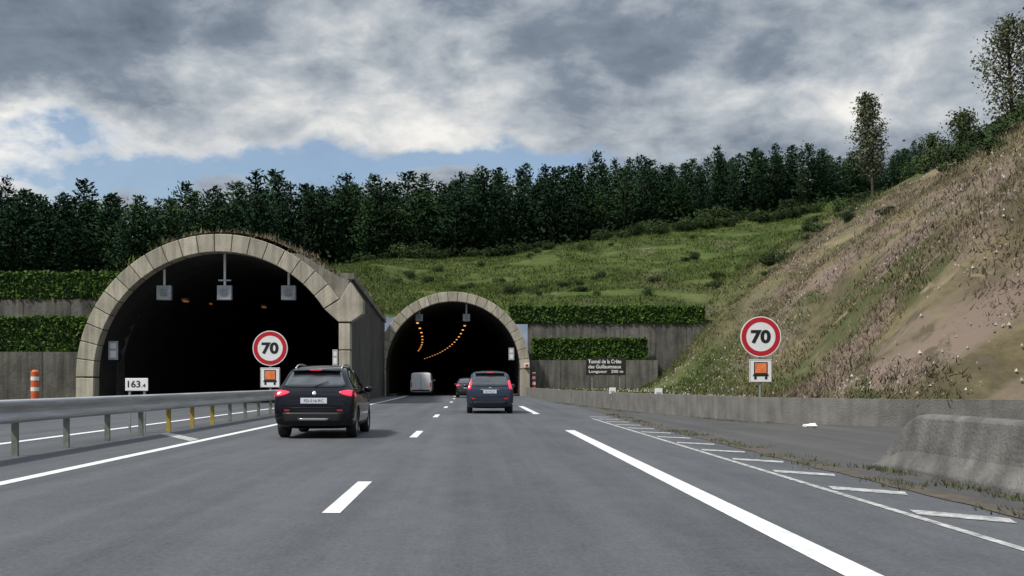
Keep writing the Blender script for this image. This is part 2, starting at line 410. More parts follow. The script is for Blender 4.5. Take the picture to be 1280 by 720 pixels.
def tunnel(nm,label,cxf,zc,Ro,Ri,Yp,Yshell,Yend,a_end,nblocks):
    T=empty(nm,(cxf(Yp),Yp,0)); tag(T,label,"tunnel",group="road tunnels through the hill")
    inv=lambda V:[(v[0]-T.location.x,v[1]-T.location.y,v[2]) for v in V]
    cx=cxf(Yp)
    V,F=ringblocks(cx,zc,Ri,Ro,Yp,Yp+.9,a_end,math.pi,nblocks,.045)
    P=[(V,F)]
    for s in ([-1] if a_end>.2 else [-1,1]):
        xa,xb=sorted((cx+s*Ri,cx+s*Ro))
        P.append(boxdata(xa,xb,Yp,Yp+.9,-.02,zc-.06))
    if a_end>.2:
        ca,sa=math.cos(a_end),math.sin(a_end)
        poly=[(cx+Ri*ca+.03,zc+Ri*sa-.04),(-7.42,4.55),(-6.72,4.55),(-6.05,5.0),(-6.05,5.7),(-6.75,6.75),(cx+Ro*ca+.05,zc+Ro*sa-.04)]
        P.append(prismdata(poly,Yp-.05,Yp+.9))
        for i in range(3): P.append(boxdata(-7.4,-6.78,Yp,Yp+.9,-.02+i*1.52,1.44+i*1.52))
    V,F=join(P)
    ro=mobj("arch_ring",inv(V),F,M['ringconc'],T)
    b=ro.modifiers.new("b","BEVEL"); b.width=.025; b.segments=1; b.limit_method='ANGLE'
    P=[ringblocks(cx,zc,Ri+.06,Ro-.06,Yp+.05,Yp+.85,a_end,math.pi,24,0)]
    V,F=join(P); mobj("ring_joint",inv(V),F,M['joint'],T)
    P=[ringblocks(cx,zc,Ri+.1,Ro-.12,Yp+.92,Yshell,a_end*.98,math.pi,24,0),boxdata(cx-Ro+.12,cx-Ri-.1,Yp+.92,Yshell,-.02,zc)]
    if a_end<=.2: P.append(boxdata(cx+Ri+.1,cx+Ro-.12,Yp+.92,Yshell,-.02,zc))
    V,F=join(P); mobj("outer_shell",inv(V),F,M['concrete'],T)
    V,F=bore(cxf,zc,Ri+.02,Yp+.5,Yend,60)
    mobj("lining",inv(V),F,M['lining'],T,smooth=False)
    P=[]
    for s in (-1,1):
        VV=[];FF=[]
        ys=lin(Yp+1,Yend-1,50)
        for Y in ys:
            c=cxf(Y); xi=c+s*(Ri-.9); xo=c+s*Ri
            VV+=[(xi,Y,0),(xi,Y,.15),(xo,Y,.15)]
        for i in range(len(ys)-1):
            for j in range(2):
                a=i*3+j; FF.append((a,a+1,a+4,a+3))
        FF.append((0,1,2)); P.append((VV,FF))
    V,F=join(P); mobj("kerb",inv(V),F,M['darkconc'],T)
    return T
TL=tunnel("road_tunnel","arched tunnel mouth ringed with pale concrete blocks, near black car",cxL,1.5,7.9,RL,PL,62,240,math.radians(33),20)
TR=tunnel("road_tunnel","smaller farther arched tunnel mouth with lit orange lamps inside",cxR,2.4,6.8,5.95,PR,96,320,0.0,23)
cx=cxL(PL)
pts=[(cx+7.82*math.cos(t),1.5+7.82*math.sin(t)) for t in lin(math.radians(62),math.radians(34),8)]
poly=[pts[0]]+[( -9.6,8.35)]+[(-7.4,7.05),(-6.9,6.9)]+[(-6.9,5.9)]+pts[::-1][:-1]
poly=poly[::-1]
V,F=prismdata(poly,PL+.35,PL+.95)
o=mobj("head_wall",V,F,M['concrete']); tag(o,"concrete spandrel wall beside the tunnel arch","wall")
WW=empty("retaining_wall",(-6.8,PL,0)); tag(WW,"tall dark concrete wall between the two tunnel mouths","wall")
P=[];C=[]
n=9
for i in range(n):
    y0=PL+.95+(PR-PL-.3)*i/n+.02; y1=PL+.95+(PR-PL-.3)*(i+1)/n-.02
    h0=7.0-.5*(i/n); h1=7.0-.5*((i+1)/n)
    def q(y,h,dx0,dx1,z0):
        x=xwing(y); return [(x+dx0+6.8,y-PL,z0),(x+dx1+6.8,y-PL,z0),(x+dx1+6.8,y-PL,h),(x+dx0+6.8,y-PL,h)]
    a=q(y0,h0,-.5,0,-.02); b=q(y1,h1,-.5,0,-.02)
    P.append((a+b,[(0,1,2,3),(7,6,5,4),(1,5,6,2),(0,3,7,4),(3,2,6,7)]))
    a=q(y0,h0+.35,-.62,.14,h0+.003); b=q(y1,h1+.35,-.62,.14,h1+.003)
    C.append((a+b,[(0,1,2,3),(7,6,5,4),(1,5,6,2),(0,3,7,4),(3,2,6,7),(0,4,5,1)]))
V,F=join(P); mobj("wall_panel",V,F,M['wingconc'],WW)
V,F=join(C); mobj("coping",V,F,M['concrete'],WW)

def hanger(name,x,y,z,s,zt,grp,dbl=False):
    T=empty(name,(x,y,z)); tag(T,"grey lane signal box hanging from the tunnel arch","traffic signal",group=grp)
    box("housing",-s/2,s/2,-.15,.15,-s/2,s/2,M['greybox'],T,.03)
    box("signal_face",-s/2+.2,s/2-.2,-.165,-.152,-s/2+.2,s/2-.2,M['signback'],T)
    V,F=tubedata([(0,0,s/2+.002),(0,0,zt-z)],[.07,.07]); mobj("hanging_rod",V,F,M['white'],T)
    if dbl:
        box("housing_bracket",-.35,.35,-.1,.1,s/2+.25,s/2+.33,M['greybox'],T)
    return T
for px,db in ((205.5,0),(281,1),(361,0)):
    x=(px-591)/1290*58.2
    hanger("lane_signal",x,58.2,6.25,.82,1.5+math.sqrt(RL**2-(x-cx)**2)+.02,"lane signals in the near tunnel mouth",db)
for px in (524,583):
    x=(px-591)/1290*92.3
    hanger("lane_signal",x,92.3,7.0,.65,2.4+math.sqrt(5.95**2-(x-cxR(92))**2)+.02,"lane signals in the far tunnel mouth")
def lampobj(x,y,z,mat,label,grp,s=1,l=.35):
    T=empty("tunnel_lamp",(x,y,z)); tag(T,label,"lamp",group=grp)
    box("lamp_housing",-.2*s,.2*s,-l,l,.07,.2,M['greybox'],T)
    box("lamp_glass",-.15*s,.15*s,-l*.9,l*.9,-.0,.068,mat,T)
Y=96
while Y<250:
    lampobj(-.5+off(Y)-off(PR),Y,6.9,M['sodium'],"lit orange tunnel ceiling lamp","lit lamps in the far tunnel",.7,.3); Y+=8.5
Y=98
while Y<190:
    lampobj(-5.1+off(Y)-off(PR),Y,6.8,M['sodium'],"lit orange tunnel ceiling lamp","lit lamps in the far tunnel",.7,.3); Y+=9.5
for (px,Y,z) in ((232,66,6.35),(262,74,6.8),(296,84,7.1),(330,76,6.7),(272,100,6.9)):
    lampobj((px-591)/1290*Y,Y,z,M['sodiumdim'],"dim orange tunnel ceiling lamp","dim lamps in the near tunnel",.8)

# ------------------------------------------------------------------ terrace walls
def panelwall(name,x0,x1,y0,y1,z0,z1,mat,label,step=2.6):
    P=[];n=max(1,int((x1-x0)/step))
    for i in range(n):
        a=x0+(x1-x0)*i/n; b=x0+(x1-x0)*(i+1)/n
        P.append(boxdata(a+.015,b-.015,y0,y1,z0,z1))
    P.append(boxdata(x0,x1,y0+.06,y1-.02,z0,z1-.05))
    V,F=join(P); o=mobj(name,V,F,mat); 
    tag(o,label,"wall"); return o
panelwall("retaining_wall",4.95,16.6,92.5,94.85,-.03,3.2,M['darkconc'],"low dark concrete terrace wall below a clipped hedge")
panelwall("retaining_wall",5.1,22.6,94.9,95.95,-.03,6.65,M['darkconc'],"upper dark concrete terrace wall beside the far tunnel")
panelwall("retaining_wall",-46,-21.95,59,60.9,-.03,2.95,M['darkconc'],"low dark concrete terrace wall beside the near tunnel")
panelwall("retaining_wall",-46,-21.0,60.95,62.3,-.03,6.1,M['darkconc'],"upper dark concrete terrace wall beside the near tunnel")
def quads(C,S,flat=.0,aspect=1.0,up=None):
    n=len(C); C=np.asarray(C,float); S=np.asarray(S,float).reshape(-1,1)
    a=rng.normal(size=(n,3)); a/=np.linalg.norm(a,axis=1,keepdims=True)
    b=rng.normal(size=(n,3)); b-= (a*b).sum(1,keepdims=True)*a; b/=np.linalg.norm(b,axis=1,keepdims=True)
    if up is not None:
        a=up
        b=rng.normal(size=(n,3)); b-= (a*b).sum(1,keepdims=True)*a; b/=np.linalg.norm(b,axis=1,keepdims=True)
    a=a*S*aspect; b=b*S
    V=np.stack([C-a,C+b*.6,C+a,C-b*.6],1).reshape(-1,3)
    F=np.arange(4*n).reshape(-1,4)
    return V,F
def hedge(x0,x1,y0,y1,z0,z1,s,dens,label):
    w,d,h=x1-x0,y1-y0,z1-z0
    T=empty("hedge",((x0+x1)/2,(y0+y1)/2,z0)); tag(T,label,"hedge",group="clipped hedges on the terraces")
    box("stem_mass",-w/2+.1,w/2-.1,-d/2+.1,d/2-.1,0,h-.1,M['hedgecore'],T)
    C=[]
    for (nn,f) in ((int(w*h*dens),'f'),(int(w*d*dens),'t'),(int(d*h*dens),'l'),(int(d*h*dens),'r')):
        u=rng.random(nn);v=rng.random(nn);j=rng.normal(size=nn)*.05
        if f=='f': C.append(np.stack([(u-.5)*w,-d/2+.05+j,v*h],1))
        if f=='t': C.append(np.stack([(u-.5)*w,(v-.5)*d,h-.05+j],1))
        if f=='l': C.append(np.stack([-w/2+.05+j,(u-.5)*d,v*h],1))
        if f=='r': C.append(np.stack([w/2-.05+j,(u-.5)*d,v*h],1))
    C=np.concatenate(C)
    bump=np.array([noise.noise(Vector((c[0]*.8+x0,c[1],c[2]*.8)))*.14 for c in C]); C[:,2]+=bump*(C[:,2]/h)
    V,F=quads(C,s*(.6+.8*rng.random(len(C))))
    mobj("foliage",V,F,M['hedge'],T)
hedge(5.4,15.7,92.7,94.3,3.2,5.15,.13,110,"clipped green hedge on the lower terrace")
hedge(3.4,21.3,94.75,96.7,6.65,8.2,.13,110,"long clipped green hedge on the upper terrace")
hedge(-46,-22.2,59.2,60.7,2.95,4.95,.10,150,"clipped green hedge on the lower terrace")
hedge(-46,-19.3,60.9,62.9,6.1,7.7,.10,150,"long clipped green hedge on the upper terrace")

# ------------------------------------------------------------------ parapet wall
def polywall(name,pl,prof,mat,label,jt=None):
    V=[];F=[];m=len(prof)
    P=[Vector((x,y,0)) for x,y in pl]
    for i,p in enumerate(P):
        d=(P[min(i+1,len(P)-1)]-P[max(i-1,0)]).normalized(); nrm=Vector((d.y,-d.x,0))
        for a,z in prof: V.append((p.x+nrm.x*a,p.y+nrm.y*a,z))
    for i in range(len(P)-1):
        for j in range(m):
            a=i*m+j; b=i*m+(j+1)%m; F.append((a,a+m,b+m,b))
    F.append(tuple(range(m))); F.append(tuple((len(P)-1)*m+j for j in range(m))[::-1])
    o=mobj(name,V,F,mat); return tag(o,label,"wall")
pl=[(xw(Y),Y) for Y in lin(90.8,34,20)]+[(xw(31),31)]+[(9.6,29.4),(11,28.0),(14.5,26.8),(22,25.9),(30,25)]
polywall("parapet_wall",pl,[(0,-.03),(.02,.75),(-.28,.75),(-.30,-.03)][::-1],M['barrier'],"long low concrete wall bending around the lay-by")
prof=[(0,-.02),(0,.08),(.13,.30),(.21,.73),(.24,.77),(.28,.785),(.41,.785),(.46,.76),(.50,.28),(.62,.10),(.62,-.02)]
V=[];F=[];m=len(prof)
secs=[(-12,0,1),(-4,0,1),(2,0,1),(8,0,1),(10.2,0,1),(12.5,0,1),(13.5,0,1),(13.75,0,.97),(14.0,.02,.86),(14.4,.05,.55),(14.8,.08,.22)]
for Y,ins,hs in secs:
    for a,z in prof:
        V.append((5.67+.31+(a-.31)*(1-ins),Y,z*hs if z>0 else z))
for i in range(len(secs)-1):
    for j in range(m-1):
        a=i*m+j; F.append((a,a+m,a+m+1,a+1))
F.append(tuple(range(m))); F.append(tuple((len(secs)-1)*m+j for j in range(m))[::-1])
o=mobj("concrete_barrier",V,F,M['nearbarrier']); tag(o,"weathered stained concrete safety barrier with sloped end","barrier")
bv=o.modifiers.new("b","BEVEL"); bv.width=.02; bv.segments=2; bv.limit_method='ANGLE'

# ------------------------------------------------------------------ guard rail
G=empty("guardrail",(-7.45,16.8,0)); tag(G,"galvanised steel crash barrier along the central reservation","guardrail")
wp=[(.02,.92),(.075,.90),(.085,.85),(.02,.78),(.0,.735),(.02,.69),(.085,.62),(.075,.57),(.02,.55)]
V=[];F=[];ys=lin(2,54,27)
for Y in ys:
    for a,z in wp: V.append((a+.08,Y-16.8,z))
m=len(wp)
for i in range(len(ys)-1):
    for j in range(m-1):
        a=i*m+j; F.append((a,a+m,a+m+1,a+1))
o=mobj("beam",V,F,M['galv'],G,smooth=True); s=o.modifiers.new("s","SOLIDIFY"); s.thickness=.006
V2=[(-v[0],v[1],v[2]) for v in V]
o=mobj("beam",V2,F,M['galv'],G,smooth=True); s=o.modifiers.new("s","SOLIDIFY"); s.thickness=.006
for i in range(-5,18):
    y=2.12*i
    v1=boxdata(-.05,.05,y-.03,y+.03,-.02,.86); v2=boxdata(-.085,.085,y-.06,y+.06,.64,.8)
    yel=i in (4,5,6)
    V,F=join([v1,v2]); o=mobj("post",V,F,M['yellow'] if yel else M['postm'],G)
    if yel: o["label"]="yellow guardrail post"

# ------------------------------------------------------------------ signs
def disc(r0,r1,y,n=48):
    V=[];F=[]
    for i in range(n):
        c,s=math.cos(2*math.pi*i/n),math.sin(2*math.pi*i/n); V+=[(r0*c,y,r0*s),(r1*c,y,r1*s)]
    for i in range(n): j=(i+1)%n; F.append((2*i,2*i+1,2*j+1,2*j))
    return V,F
def sign70(x,y,z,r,label):
    T=empty("speed_limit_sign",(x,y,0)); tag(T,label,"road sign",group="speed limit signs at the tunnels")
    sh=lambda VF:([(a,b,c+z) for a,b,c in VF[0]],VF[1])
    n=48;V=[];F=[]
    for i in range(n):
        c,s=math.cos(2*math.pi*i/n)*r,math.sin(2*math.pi*i/n)*r; V+=[(c,0,z+s),(c,.03,z+s)]
    for i in range(n): j=(i+1)%n; F.append((2*i,2*j,2*j+1,2*i+1))
    F.append(tuple(2*i for i in range(n))); F.append(tuple(2*i+1 for i in range(n))[::-1])
    mobj("sign_plate",V,F,M['white'],T)
    V,F=sh(disc(r*.72,r*.95,-.004)); mobj("sign_border",V,F,M['red'],T)
    textmesh("lettering","70",r*.98,r*.68,M['black'],(0,-.006,z),T,.045)
    s=r*.56; zc=z-r-.08-s
    box("sub_plate",-s,s,0,.03,zc-s*1.02,zc+s*1.02,M['white'],T,.01)
    def fr(a,b,c,d,w,yy):
        return join([boxdata(a,b,yy,yy+.002,c,c+w),boxdata(a,b,yy,yy+.002,d-w,d),boxdata(a,a+w,yy,yy+.002,c+w,d-w),boxdata(b-w,b,yy,yy+.002,c+w,d-w)])
    w=s*.04
    P=[fr(-s*.97,s*.97,zc-s*.99,zc+s*.99,w,-.004),fr(-s*.6,s*.6,zc-s*.28,zc+s*.78,s*.09,-.004),
       boxdata(-s*.68,s*.68,-.004,-.002,zc-s*.48,zc-s*.29),boxdata(-s*.58,-s*.36,-.004,-.002,zc-s*.75,zc-s*.49),boxdata(s*.36,s*.58,-.004,-.002,zc-s*.75,zc-s*.49)]
    V,F=join(P); mobj("truck_symbol",V,F,M['black'],T)
    box("orange_symbol",-s*.5,s*.5,-.005,-.003,zc-s*.18,zc+s*.68,M['orange'],T)
    V,F=tubedata([(0,.07,-.02),(0,.07,z+r*.4)],[.045,.045],10); mobj("post",V,F,M['signback'],T)
    for zz in (z+.2,z-.25,zc): box("bracket",-.12,.12,.031,.06,zz-.03,zz+.03,M['signback'],T)
sign70(9.07,32.5,2.64,.64,"round red-bordered 70 speed limit sign behind the low wall")
sign70(-7.7,39.2,2.50,.665,"round red-bordered 70 speed limit sign on the central reservation")
T=empty("distance_marker",(-7.95,24.4,0)); tag(T,"small white kilometre plate behind the guardrail","road sign")
box("plate",-.27,.27,0,.02,1.0,1.30,M['white'],T,.01)
textmesh("lettering","163",.30,.16,M['black'],(-.06,-.004,1.16),T,.02)
textmesh("lettering",".4",.10,.09,M['black'],(.165,-.004,1.125),T,.02)
V,F=join([boxdata(-.2,-.15,.021,.06,-.02,1.25),boxdata(.15,.2,.021,.06,-.02,1.25)]); mobj("post",V,F,M['signback'],T)
T=empty("tunnel_name_board",(11.1,86,0)); tag(T,"dark information board with three lines of white text","road sign")
box("board",-1.66,1.66,0,.06,1.80,3.24,M['brownsign'],T,.01)
textmesh("lettering","Tunnel de la Crête",2.75,.33,M['white'],(-.1,-.006,2.95),T,.02)
textmesh("lettering","des Guillaumeaux",2.75,.31,M['white'],(-.1,-.006,2.52),T,.02)
textmesh("lettering","Longueur   200 m",2.85,.31,M['white'],(0,-.006,2.08),T,.02)
V,F=join([boxdata(-1.2,-1.1,.062,.16,0,3.1),boxdata(1.1,1.2,.062,.16,0,3.1)]); mobj("post",V,F,M['signback'],T)
for px,Y in ((765.5,47.0),(823,40.5)):
    x=(px-591)/1290*Y
    T=empty("marker_post",(x,Y,.5)); tag(T,"short white marker post in the grass behind the wall","marker post",group="white marker posts")
    V,F=tubedata([(0,0,-.1),(0,0,.36),(0,0,.42)],[.05,.05,.04],10); mobj("stake",V,F,M['greybox'],T)
    box("marker_plate",-.15,.15,-.08,-.052,.18,.46,M['white'],T,.02)
    box("reflector",-.1,.1,-.084,-.081,.24,.32,M['greybox'],T)
T=empty("marker_post",(-22.7,53.5,0)); tag(T,"orange post with white bands on the verge near the tunnel","marker post")
V,F=tubedata([(0,0,-.02),(0,0,1.75),(0,0,1.85)],[.2,.2,.1],14); mobj("orange_body",V,F,M['orangebox'],T)
for zz in (.75,1.3):
    V,F=tubedata([(0,0,zz),(0,0,zz+.2)],[.206,.206],14); mobj("white_band",V,F,M['white'],T)
T=empty("striped_post",(5.4,91.3,0)); tag(T,"red and white striped post at the far tunnel foot","post")
box("pole",-.14,.14,-.03,.03,-.02,2.1,M['white'],T,.01)
V,F=join([boxdata(-.142,.142,-.04,-.031,.25+i*.5,.5+i*.5) for i in range(4)]); mobj("red_stripes",V,F,M['red'],T)
def smallsign(x,y,z,w,h,label):
    T=empty("small_sign",(x,y,z)); tag(T,label,"sign",group="small signs on the tunnel walls")
    box("plate",-w/2,w/2,0,.03,-h/2,h/2,M['greybox'],T,.01)
    V,F=join([boxdata(-w*.3,w*.3,-.004,-.002,h*.1,h*.38),boxdata(-w*.3,w*.3,-.004,-.002,-h*.38,-h*.02)]); mobj("pictogram",V,F,M['white'],T)
    box("bracket",-.03,.03,.031,.12,-.05,.05,M['signback'],T)
smallsign(-20.25,58.1,3.0,.55,1.05,"small pale vertical sign inside the near tunnel mouth")
smallsign(-7.75,58.1,2.6,.3,.9,"small pale vertical sign inside the near tunnel mouth")
smallsign(3.45,92.2,3.75,.5,1.1,"small pale vertical sign inside the far tunnel mouth")
T=empty("sos_box",(4.75,90.85,2.7)); tag(T,"small white SOS box with red front on the tunnel ring","lamp")
box("sos_housing",-.22,.22,-.1,.1,-.18,.18,M['white'],T,.02); box("lens",-.13,.13,-.12,-.102,-.1,.1,M['lampdim'],T)  # SOS box, not a lamp; its red front is given a faint glow
bm=bmesh.new(); bmesh.ops.create_icosphere(bm,subdivisions=2,radius=.13)
for v in bm.verts: v.co=v.co*(1+.5*noise.noise(v.co*14)); v.co.z*=.5; v.co.x*=1.5
me=bpy.data.meshes.new("litter_bag"); bm.to_mesh(me); bm.free(); me.materials.append(M['white'])
o=bpy.data.objects.new("litter_bag",me); link(o); o.location=(8.9,27.2,.06); tag(o,"crumpled white plastic bag on the lay-by asphalt","litter")

# ------------------------------------------------------------------ cars
def half(hw,zf,zb,zr,wr):
    return [(0,zf),(hw*.78,zf),(hw*.96,zf+.06),(hw,zf+.28*min(1,(zb-zf)/.6)),(hw*.995,zb-.14*min(1,(zb-zf)/.6)),(hw*.955,zb),
            (hw*.93,zb+.03*min(1,(zr-zb)/.1)),(wr+.02,zr-(zr-zb)*.22),(wr*.93,zr-(zr-zb)*.05-.005),(wr*.55,zr),(0,zr+.012)]
def loft(st):
    V=[];F=[]
    for y,*p in st:
        h=half(*p); ring=h+[(-x,z) for x,z in h[-2:0:-1]]
        V+=[(x,y,z) for x,z in ring]
    n=20
    for i in range(len(st)-1):
        for j in range(n):
            a=i*n+j;b=i*n+(j+1)%n; F.append((a,b,b+n,a+n))
    F.append(tuple(range(n))[::-1]); F.append(tuple((len(st)-1)*n+j for j in range(n)))
    return V,F
def wheelmesh():
    prof=[(.20,-.10),(.30,-.11),(.325,-.09),(.33,0),(.325,.09),(.30,.11),(.20,.10)]
    def lathe(prof,n=28,close=True):
        V=[];F=[];m=len(prof)
        for i in range(n):
            t=2*math.pi*i/n
            for r,x in prof: V.append((x,r*math.cos(t),r*math.sin(t)))
        for i in range(n):
            for j in range(m if close else m-1):
                a=i*m+j;b=i*m+(j+1)%m;c=((i+1)%n)*m+(j+1)%m;d=((i+1)%n)*m+j; F.append((a,d,c,b))
        return V,F
    ty=lathe(prof)
    P=[lathe([(.205,-.08),(.215,-.095),(.19,-.09),(.18,-.0),(.19,.09),(.215,.095),(.205,.08)])]
    P.append(lathe([(.0,.05),(.05,.06),(.05,-.06),(0,-.05)],12))
    for k in range(5):
        t=2*math.pi*k/5
        for s in (-1,1):
            V,F=boxdata(-.012,.012,-.028,.028,.04,.195)
            V=[(x+s*.07,y*math.cos(t)-z*math.sin(t),y*math.sin(t)+z*math.cos(t)) for x,y,z in V]; P.append((V,F))
    return ty,join(P)
TY,RM=wheelmesh()
meT=bpy.data.meshes.new("tyre"); meT.from_pydata(TY[0],[],TY[1]); meT.materials.append(M['tyre']); meT.polygons.foreach_set("use_smooth",[True]*len(meT.polygons))
meR=bpy.data.meshes.new("rim"); meR.from_pydata(RM[0],[],RM[1]); meR.materials.append(M['rim'])
def smoothgrid_patch(name,bvh,pairs,axis,sgn,offs,mat,parent,nv=5,nu=4,thick=.012,hw=.9):
    PP=[]
    for (p,q) in zip(pairs,pairs[1:]):
        for k in range(nu): 
            t=k/nu; PP.append(tuple((p[i][0]*(1-t)+q[i][0]*t,p[i][1]*(1-t)+q[i][1]*t) for i in (0,1)))
    PP.append(pairs[-1])
    V=[]
    for lo,hi in PP:
        for k in range(nv+1):
            t=k/nv; a=lo[0]*(1-t)+hi[0]*t; b=lo[1]*(1-t)+hi[1]*t
            if axis=='y': o=Vector((a,-3 if sgn<0 else 9,b)); d=Vector((0,1 if sgn<0 else -1,0))
            else: o=Vector((sgn*3,a,b)); d=Vector((-sgn,0,0))
            loc,nr,_,_=bvh.ray_cast(o,d)
            if loc is None:
                loc,nr,_,_=bvh.find_nearest(Vector((a,.15,b)) if axis=='y' else Vector((sgn*hw,a,b)))
            if nr.dot(d)>0: nr=-nr
            V.append(tuple(loc+nr*offs))
    m=nv+1; F=[]
    for i in range(len(PP)-1):
        for k in range(nv):
            a=i*m+k; F.append((a,a+m,a+m+1,a+1))
    o=mobj(name,V,F,mat,parent,smooth=True)
    s=o.modifiers.new("s","SOLIDIFY"); s.thickness=thick; s.offset=0
    return o
def mir(pairs): return [((-a[0],a[1]),(-b[0],b[1])) for a,b in pairs]
def car(name,label,cat,loc,st,paint,wheels,spec,scale=1):
    T=empty(name,loc); tag(T,label,cat)
    V,F=loft(st)
    body=mobj("body",V,F,paint,T,smooth=True)
    ss=body.modifiers.new("s","SUBSURF"); ss.levels=2; ss.render_levels=2
    realize(body)
    me=body.data
    bvh=BVHTree.FromPolygons([v.co.copy() for v in me.vertices],[tuple(p.vertices) for p in me.polygons])
    hw=spec['hw']
    wr=spec.get('wr',.33)
    for wy in wheels:
        for s in (-1,1):
            V,F=tubedata([(s*(hw-.28),wy,wr),(s*(hw+.3),wy,wr)],[wr+.055]*2,28)
            c=mobj("cutter",V,F,M['plastic'])
            c.parent=T
            b=body.modifiers.new("c","BOOLEAN"); b.operation='DIFFERENCE'; b.object=c; b.solver='EXACT'
            realize(body); bpy.data.objects.remove(c)
    if not body.data.materials: body.data.materials.append(paint)
    for p in body.data.polygons: p.use_smooth=True
    for wy in wheels:
        for s in (-1,1):
            w=empty("wheel",(s*(hw-.13),wy,wr),T); w.scale=(1,wr/.33,wr/.33)
            for nm,m_ in (("tyre",meT),("rim",meR)):
                o=bpy.data.objects.new(nm,m_); link(o,w)
    P=lambda nm,pairs,axis,sg,offs,mat,**k: smoothgrid_patch(nm,bvh,pairs,axis,sg,offs,mat,T,hw=hw,**k)
    for it in spec['patches']:
        nm,pairs,axis,offs,mat=it[:5]; both=it[5] if len(it)>5 else False
        if axis=='y':
            P(nm,pairs,'y',-1,offs,mat)
            if both: P(nm,mir(pairs),'y',-1,offs,mat)
        else:
            P(nm,pairs,'x',1,offs,mat); P(nm,pairs,'x',-1,offs,mat)
    for s in (-1,1):
        my,mz=spec['mirror']
        bm=bmesh.new(); bmesh.ops.create_uvsphere(bm,u_segments=12,v_segments=8,radius=1)
        for v in bm.verts: v.co=Vector((v.co.x*.11+s*(hw+.05),v.co.y*.07+my,v.co.z*.075+mz))
        m_=bpy.data.meshes.new("mirror"); bm.to_mesh(m_); bm.free(); m_.materials.append(paint)
        m_.polygons.foreach_set("use_smooth",[True]*len(m_.polygons)); o=bpy.data.objects.new("mirror",m_); link(o,T)
    if 'plate' in spec:
        pz,pw,txt,py_=spec['plate']
        loc_,nr,_,_=bvh.ray_cast(Vector((0,-3,pz)),Vector((0,1,0))); yy=(loc_.y if loc_ else 0)-.03
        box("number_plate",-pw/2,pw/2,yy,yy+.03,pz-.06,pz+.06,M['platewhite'],T,.004)
        textmesh("plate_lettering",txt,pw*.74,.06,M['black'],(0,yy-.003,pz),T,.0)
    top=lambda x,y:(lambda h:h[0].z if h[0] else 1.5)(bvh.ray_cast(Vector((x,y,4)),Vector((0,0,-1))))
    if 'rails' in spec:
        rx,rz,y0,y1=spec['rails']
        for s in (-1,1):
            pts=[];n_=9
            for i in range(n_):
                y=y0+(y1-y0)*i/(n_-1); e=0.0 if i in (0,n_-1) else .045
                pts.append((s*rx,y,top(s*rx,y)+e))
            V,F=tubedata(pts,[.014]+[.02]*(n_-2)+[.014],8)
            mobj("roof_rail",V,F,M['chrome'],T,smooth=True)
    if 'spoiler' in spec:
        sx,y0,y1,z0,z1=spec['spoiler']
        z1=top(0,y1); 
        bm=bmesh.new()
        ze=top(sx*.92,y1)
        cs_=[(-sx,y0,z0-.02),(0,y0-.02,z0),(sx,y0,z0-.02),(sx*.93,y1,ze-.02),(0,y1,z1-.02),(-sx*.93,y1,ze-.02)]
        vs=[bm.verts.new(c) for c in cs_]+[bm.verts.new((c[0]*.98,c[1]+(.015 if i<3 else 0),c[2]+(.03 if i<3 else .032))) for i,c in enumerate(cs_)]
        for f in [(0,5,4,1),(1,4,3,2),(6,7,10,11),(7,8,9,10),(0,1,7,6),(1,2,8,7),(2,3,9,8),(3,4,10,9),(4,5,11,10),(5,0,6,11)]: bm.faces.new([vs[i] for i in f])
        m_=bpy.data.meshes.new("spoiler"); bm.to_mesh(m_); bm.free(); m_.materials.append(paint); o=bpy.data.objects.new("spoiler",m_); link(o,T)
        b=o.modifiers.new("b","BEVEL"); b.width=.008; b.segments=2
        box("brake_lamp",-.13,.13,y0-.034,y0-.012,z0+.003,z0+.022,M['lamp'],T)
    if 'wiper' in spec:
        wz,wy=spec['wiper']
        V,F=tubedata([(.0,wy,wz),(.28,wy+.06,wz+.1)],[.012,.008],6); mobj("rear_wiper",V,F,M['plastic'],T)
    return T
st08=[(0.0,.66,.38,.60,.64,.52),(0.03,.80,.29,.70,.75,.62),(0.10,.855,.25,.90,.97,.70),(0.17,.868,.23,1.0,1.06,.70),
 (0.32,.87,.2,1.03,1.26,.65),(0.50,.87,.2,1.03,1.46,.62),(0.70,.87,.2,1.02,1.54,.62),(1.6,.87,.2,.99,1.60,.63),(2.3,.87,.2,.96,1.56,.62),
 (2.65,.87,.2,.95,1.40,.63),(3.1,.87,.2,.94,1.03,.68),(3.6,.85,.22,.86,.93,.66),(4.0,.77,.25,.72,.80,.58),(4.16,.62,.33,.58,.62,.45)]
